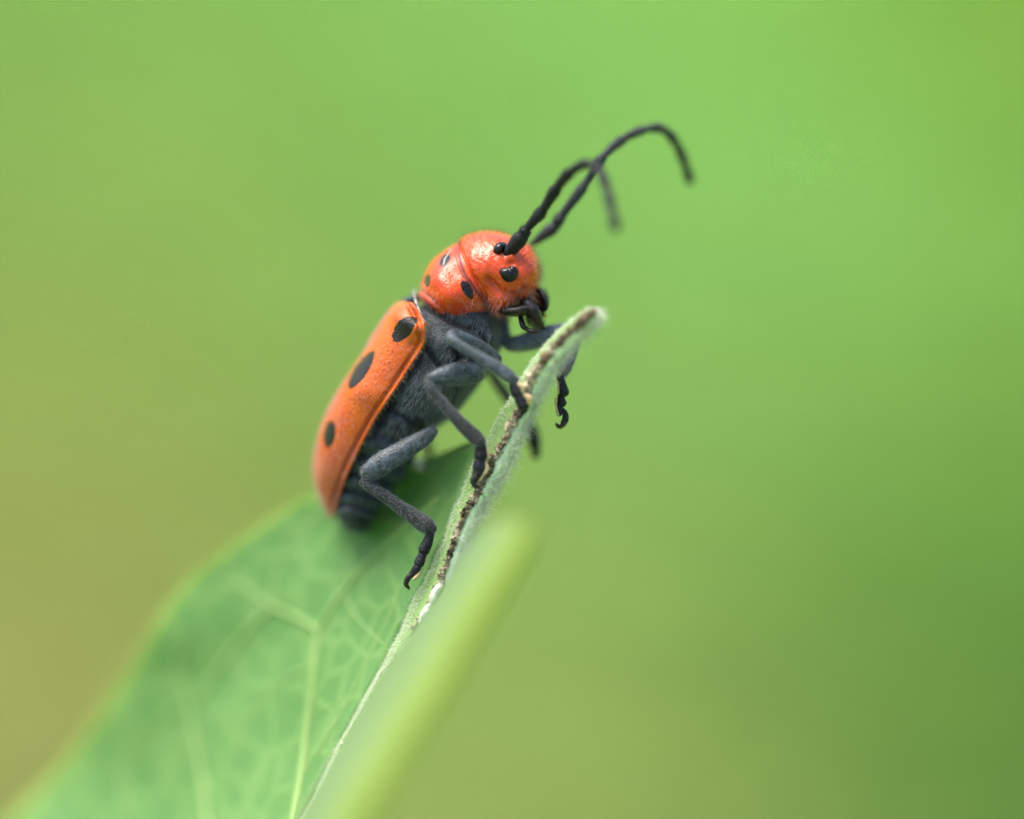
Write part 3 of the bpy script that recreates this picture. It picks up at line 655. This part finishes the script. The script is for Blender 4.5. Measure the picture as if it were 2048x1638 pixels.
leg('near hind leg with thick swept-back thigh and foot on the green blade',
    [(866, 862, .05, 12), (848, 876, .02, 17), (800, 905, -.02, 22), (762, 928, -.03, 24), (738, 945, -.03, 19)],
    [(728, 964, -.03, 12), (745, 976, -.03, 12), (785, 1003, -.03, 14), (825, 1032, -.03, 17), (852, 1050, -.03, 20), (864, 1058, -.03, 12)],
    [[(861, 1066, -.03, 9), (855, 1085, -.03, 11), (848, 1100, -.03, 11)], [(848, 1100, -.03, 8), (843, 1115, -.03, 10), (838, 1126, -.03, 10)], [(838, 1124, -.03, 7), (833, 1137, -.03, 9), (826, 1148, -.02, 8)]],
    [[(851, 1105, -.03, 2), (852, 1118, -.03, 3), (846, 1130, -.03, 2)], [(842, 1138, -.03, 2), (836, 1150, -.03, 4), (828, 1158, -.03, 3)]],
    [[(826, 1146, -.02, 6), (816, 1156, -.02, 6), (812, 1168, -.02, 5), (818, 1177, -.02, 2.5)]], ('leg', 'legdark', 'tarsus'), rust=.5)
leg('far front leg stretched past the leaf tip, foot hanging free with hooked claws',
    [(1004, 640, .18, 14), (1008, 672, .17, 15), (1022, 688, .16, 16), (1052, 684, .14, 20), (1090, 673, .13, 22), (1128, 664, .12, 19), (1150, 660, .10, 12)],
    [(1152, 664, .10, 9), (1150, 690, .07, 10), (1140, 715, .05, 13), (1130, 734, .04, 15), (1125, 746, .03, 12)],
    [[(1120, 752, .02, 8), (1124, 768, .02, 9), (1127, 784, .02, 11)], [(1122, 788, .02, 7), (1122, 797, .02, 8), (1124, 806, .02, 9)], [(1118, 808, .02, 6), (1118, 820, .02, 7), (1119, 828, .02, 5)], [(1124, 816, .025, 3), (1130, 826, .025, 6), (1131, 838, .025, 7), (1127, 846, .025, 6)]],
    [[(1112, 756, .01, 1.5), (1116, 772, .01, 2.2), (1117, 786, .01, 2)], [(1112, 794, .01, 1.5), (1111, 806, .01, 2.2), (1113, 818, .01, 2.2), (1117, 830, .01, 1.5)]],
    [[(1128, 846, .02, 5), (1121, 852, .02, 3.5), (1114, 849, .02, 2.5), (1112, 845, .02, .8)], [(1128, 848, .035, 5), (1121, 855, .035, 3), (1114, 853, .035, 2), (1111, 849, .035, .6)]], ('leg_lit', 'leg', 'tarsus'), rust=.6)
leg('far middle leg, blurred brown foot showing beyond the leaf edge',
    [(950, 745, .34, 18), (962, 735, .38, 18), (978, 738, .40, 14)],
    [(980, 740, .40, 11), (1000, 772, .40, 13), (1035, 820, .38, 13), (1058, 852, .36, 17), (1066, 870, .36, 17)],
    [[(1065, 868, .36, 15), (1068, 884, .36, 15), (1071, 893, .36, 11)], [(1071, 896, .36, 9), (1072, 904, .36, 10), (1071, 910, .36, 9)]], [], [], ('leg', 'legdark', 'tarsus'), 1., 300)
leg('far hind leg, only its dark blurred shin showing behind the thigh',
    [(860, 850, .34, 14), (852, 862, .40, 14), (846, 872, .44, 12)],
    [(850, 870, .46, 9), (856, 892, .47, 10), (858, 915, .48, 10), (857, 928, .48, 8)],
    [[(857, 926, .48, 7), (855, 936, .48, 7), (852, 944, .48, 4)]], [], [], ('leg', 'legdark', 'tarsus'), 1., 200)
# antennae: one segment after another
def antenna(label, pts, mat):
    root = None
    for k in range(len(pts)-1):
        a_, b_ = np.array(pts[k], float), np.array(pts[k+1], float)
        pv = np.array(pts[max(k-1, 0)], float); nx = np.array(pts[min(k+2, len(pts)-1)], float)
        c4 = []
        for f in np.linspace(0, 1, 7):
            c_ = .5*(2*a_+(b_-pv)*f+(2*pv-5*a_+4*b_-nx)*f**2+(3*a_-pv-3*b_+nx)*f**3); c4.append(c_)
        rr = np.array([.72, .84, .92, .98, 1.06, 1.18, 1.02]) if k else np.array([.7, .75, .9, 1.05, 1.15, 1.12, .9])
        r0 = np.linspace(a_[3], b_[3], 7)*rr
        s_ = [(c_[0], c_[1], c_[2], r) for c_, r in zip(c4, r0)]
        gg = tube(s_, 26, 18); gg = gg+rng.normal(size=gg.shape)*.0006
        o = bt.part('antenna' if k == 0 else 'antenna_segment', close(gg), mat, parent=root or bt.o, label=label if k == 0 else None)
        if root is None: root = o
        cen = gg.mean(1); pp, _ = sample(close(gg), 160); ii = ((pp[:, None]-cen[None])**2).sum(-1).argmin(1); n2 = nz(pp-cen[ii]); ax_ = nz(cen[-1]-cen[0])
        HA.append(hairs(pp, nz(n2*.6+ax_), rng.uniform(.008, .016, len(pp)), .0006, .1, seg=3))
    V_ = np.vstack([h_[0] for h_ in HA]); off = np.cumsum([0]+[len(h_[0]) for h_ in HA])[:-1]
    bt.part('antenna_hair', (V_, np.vstack([h_[1]+o_ for h_, o_ in zip(HA, off)])), 'hairdark', parent=root, kind='stuff'); HA.clear()
HA = []
antenna('near black antenna, arched over and drooping', [(1010, 514, .0, 13), (1046, 470, -.05, 14), (1053, 458, -.06, 9), (1084, 422, -.10, 10.5), (1112, 378, -.16, 10.5), (1140, 345, -.24, 10), (1172, 328, -.31, 9), (1197, 338, -.38, 9), (1211, 370, -.44, 9), (1221, 410, -.50, 9), (1231, 454, -.55, 9)], 'antenna')
antenna('far grey antenna, long and curling down at its tip', [(1064, 488, .20, 8), (1110, 452, .17, 12), (1121, 434, .16, 10), (1168, 372, .14, 9), (1206, 314, .14, 8.5), (1245, 279, .18, 8.5), (1285, 260, .23, 8.5), (1322, 257, .28, 8.5), (1349, 281, .33, 8.5), (1367, 319, .38, 8.5), (1380, 360, .43, 8.5)], 'antenna2')
# body hair
def coat(vf, cen, count, keep, d0, L0, L1, rad, mat, parent, name, lift=.35, curl=.12, jit=.25):
    pp, n2 = sample(vf, count, keep); n2 = face_out(pp, n2, cen)
    d_ = nz(n2*lift+np.array(d0)+rng.normal(size=n2.shape)*jit)
    bt.part(name, hairs(pp+n2*.0005, d_, rng.uniform(L0, L1, len(pp)), rad, curl), mat, parent=parent, kind='stuff')
back = (-.42, 0, -.9)
gd_ = lambda q: np.prod([1-.9*np.exp(-(segdist(q, pts)/(w_*1.6))**2) for pts, w_, dp in grooves], axis=0)
coat(body_vf, body_c, 22000, lambda q, p, n: (p[:, 1] < .2)*(q[:, 1] < 880)*gd_(q)*(1-.8*gauss(q, 882, 692, 32))*.85, back, .012, .030, .0005, 'hair', body, 'body_hair', .32, .06, .16)
coat(body_vf, body_c, 3500, lambda q, p, n: (p[:, 1] < .25)*(q[:, 1] > 850)*.8, back, .01, .022, .0006, 'hair', body, 'abdomen_hair', .4)
gena = lambda q, p, n: np.clip(gauss(q, 1000, 612, 32)+gauss(q, 1045, 590, 22)*.8+.015, 0, 1)
coat(head_vf, head_c, 5500, gena, (-.2, 0, -.8), .012, .030, .0005, 'hairpink', head, 'cheek_hair', .5, .15, .35)
coat(head_vf, head_c, 900, lambda q, p, n: (q[:, 1] < 560)*1., (0, 0, 0), .012, .026, .0006, 'hairdark', head, 'crown_hair', 1, .05, .15)
coat(head_vf, head_c, 1500, lambda q, p, n: (q[:, 0] > 1045)*(q[:, 1] > 480)*.8, (0, 0, -.6), .008, .016, .0005, 'hairpink', head, 'face_hair', .7)
coat(head_vf, head_c, 5000, lambda q, p, n: gauss(q, 1062, 592, 17), (.6, 0, -.9), .02, .045, .0009, 'hairgold', head, 'lip_hair', .3)
coat(pro_vf, pro_c, 5500, lambda q, p, n: (1-ell(q, 934, 579, 20, 9, .5, .85))*np.clip(.04+.9*gauss(q, 945, 628, 30)+.7*gauss(q, 860, 595, 24)+.6*gauss(q, 965, 600, 20), 0, 1), (-.3, 0, -.6), .010, .026, .0005, 'hairpink', pro, 'pronotum_hair', .5, .15, .35)
pp, n2 = sample(ely_vf, 3200, lambda q, p, n: 1-np.clip(np.maximum(np.maximum(ell(q, 808, 659, 30, 15.5, -47, 47), ell(q, 822, 646, 16, 10, -40, 34)), np.maximum(ell(q, 722, 740, 44, 12.5, -44, 68), ell(q, 658, 869, 27, 11.5, -6, 40)))*2, 0, 1)); n2 = np.where((n2*np.array([-.6, -1, .3])).sum(1, keepdims=True) < 0, -n2, n2)
bt.part('elytron_hair', hairs(pp, nz(n2*.5+np.array(back)+rng.normal(size=n2.shape)*.2), rng.uniform(.006, .014, len(pp)), .0004, .1, seg=3), 'hairpink', parent=ely_o, kind='stuff')
pp, n2 = sample(ely_vf, 4500, lambda q, p, n: (p[:, 1] > .10)*(1-np.clip(np.maximum(ell(q, 722, 740, 44, 12.5, -44, 68), ell(q, 658, 869, 27, 11.5, -6, 40))*2, 0, 1))*.8); n2 = np.where((n2*np.array([-.6, -1, .3])).sum(1, keepdims=True) < 0, -n2, n2)
bt.part('elytron_down', hairs(pp, nz(n2*.45+np.array(back)+rng.normal(size=n2.shape)*.2), rng.uniform(.008, .018, len(pp)), .0004, .1, seg=3), 'hairpink', parent=ely_o, kind='stuff')
em = sample(ely_vf, 30000, lambda q, p, n: (segdist(q, EL[2:12]) < 4)*.2)
bt.part('elytron_fringe', hairs(em[0], nz(np.array([.6, -.3, -.6])+rng.normal(size=em[0].shape)*.35), rng.uniform(.010, .024, len(em[0])), .0005, .15), 'hairgold', parent=ely_o, kind='stuff')

# ------------------------------------------------------------------ small things lying about
def lump(name, px, py, y, r, mat, label, cat, sx=1.):
    gg = tube([(px-r*.5*sx, py+r*.2, y, r*.6), (px, py, y, r), (px+r*.5*sx, py-r*.2, y, r*.6)], 14, 14); gg = gg+rng.normal(size=gg.shape)*r/PX*.04
    single(name, close(gg), mat, label, cat, (px, py, y))
hh, _ = cast(far_t, 838, 930)
lump('latex_droplet', 838, 930, hh[1]-.06, 16, 'bead', 'blurred white droplet on the far blade beside the dark hind shin', 'droplet', .3)
hh, _ = cast(far_t, 683, 1484)
lump('white_speck', 685, 1488, -.03, 5, 'bead', 'tiny white speck stuck on the lower midrib fold', 'speck')
lump('yellow_crumb', 1091, 631, .06, 3.5, 'crumb', 'tiny yellow crumb stuck to the front of the black jaws', 'crumb')
f0, n0 = cast(pro_t, 886, 531); f1, n1 = cast(pro_t, 893, 512); f2, n2 = cast(pro_t, 900, 503)
fp = [proj(f0), proj(f1+n1*.01), proj(f2+n2*.012)]
pts = [(887, 531, f0[1]-.004, .8), (890, 518, f1[1]-.012, 1.1), (897, 508, f2[1]-.02, 1.), (902, 501, f2[1]-.02, .8), (896, 496, f2[1]-.02, .5)]
single('plant_fibre', close(tube(pts, 40, 8)), 'fibre', 'thin pale fibre lying across the black pronotum spot', 'fibre', (890, 518, f1[1]))
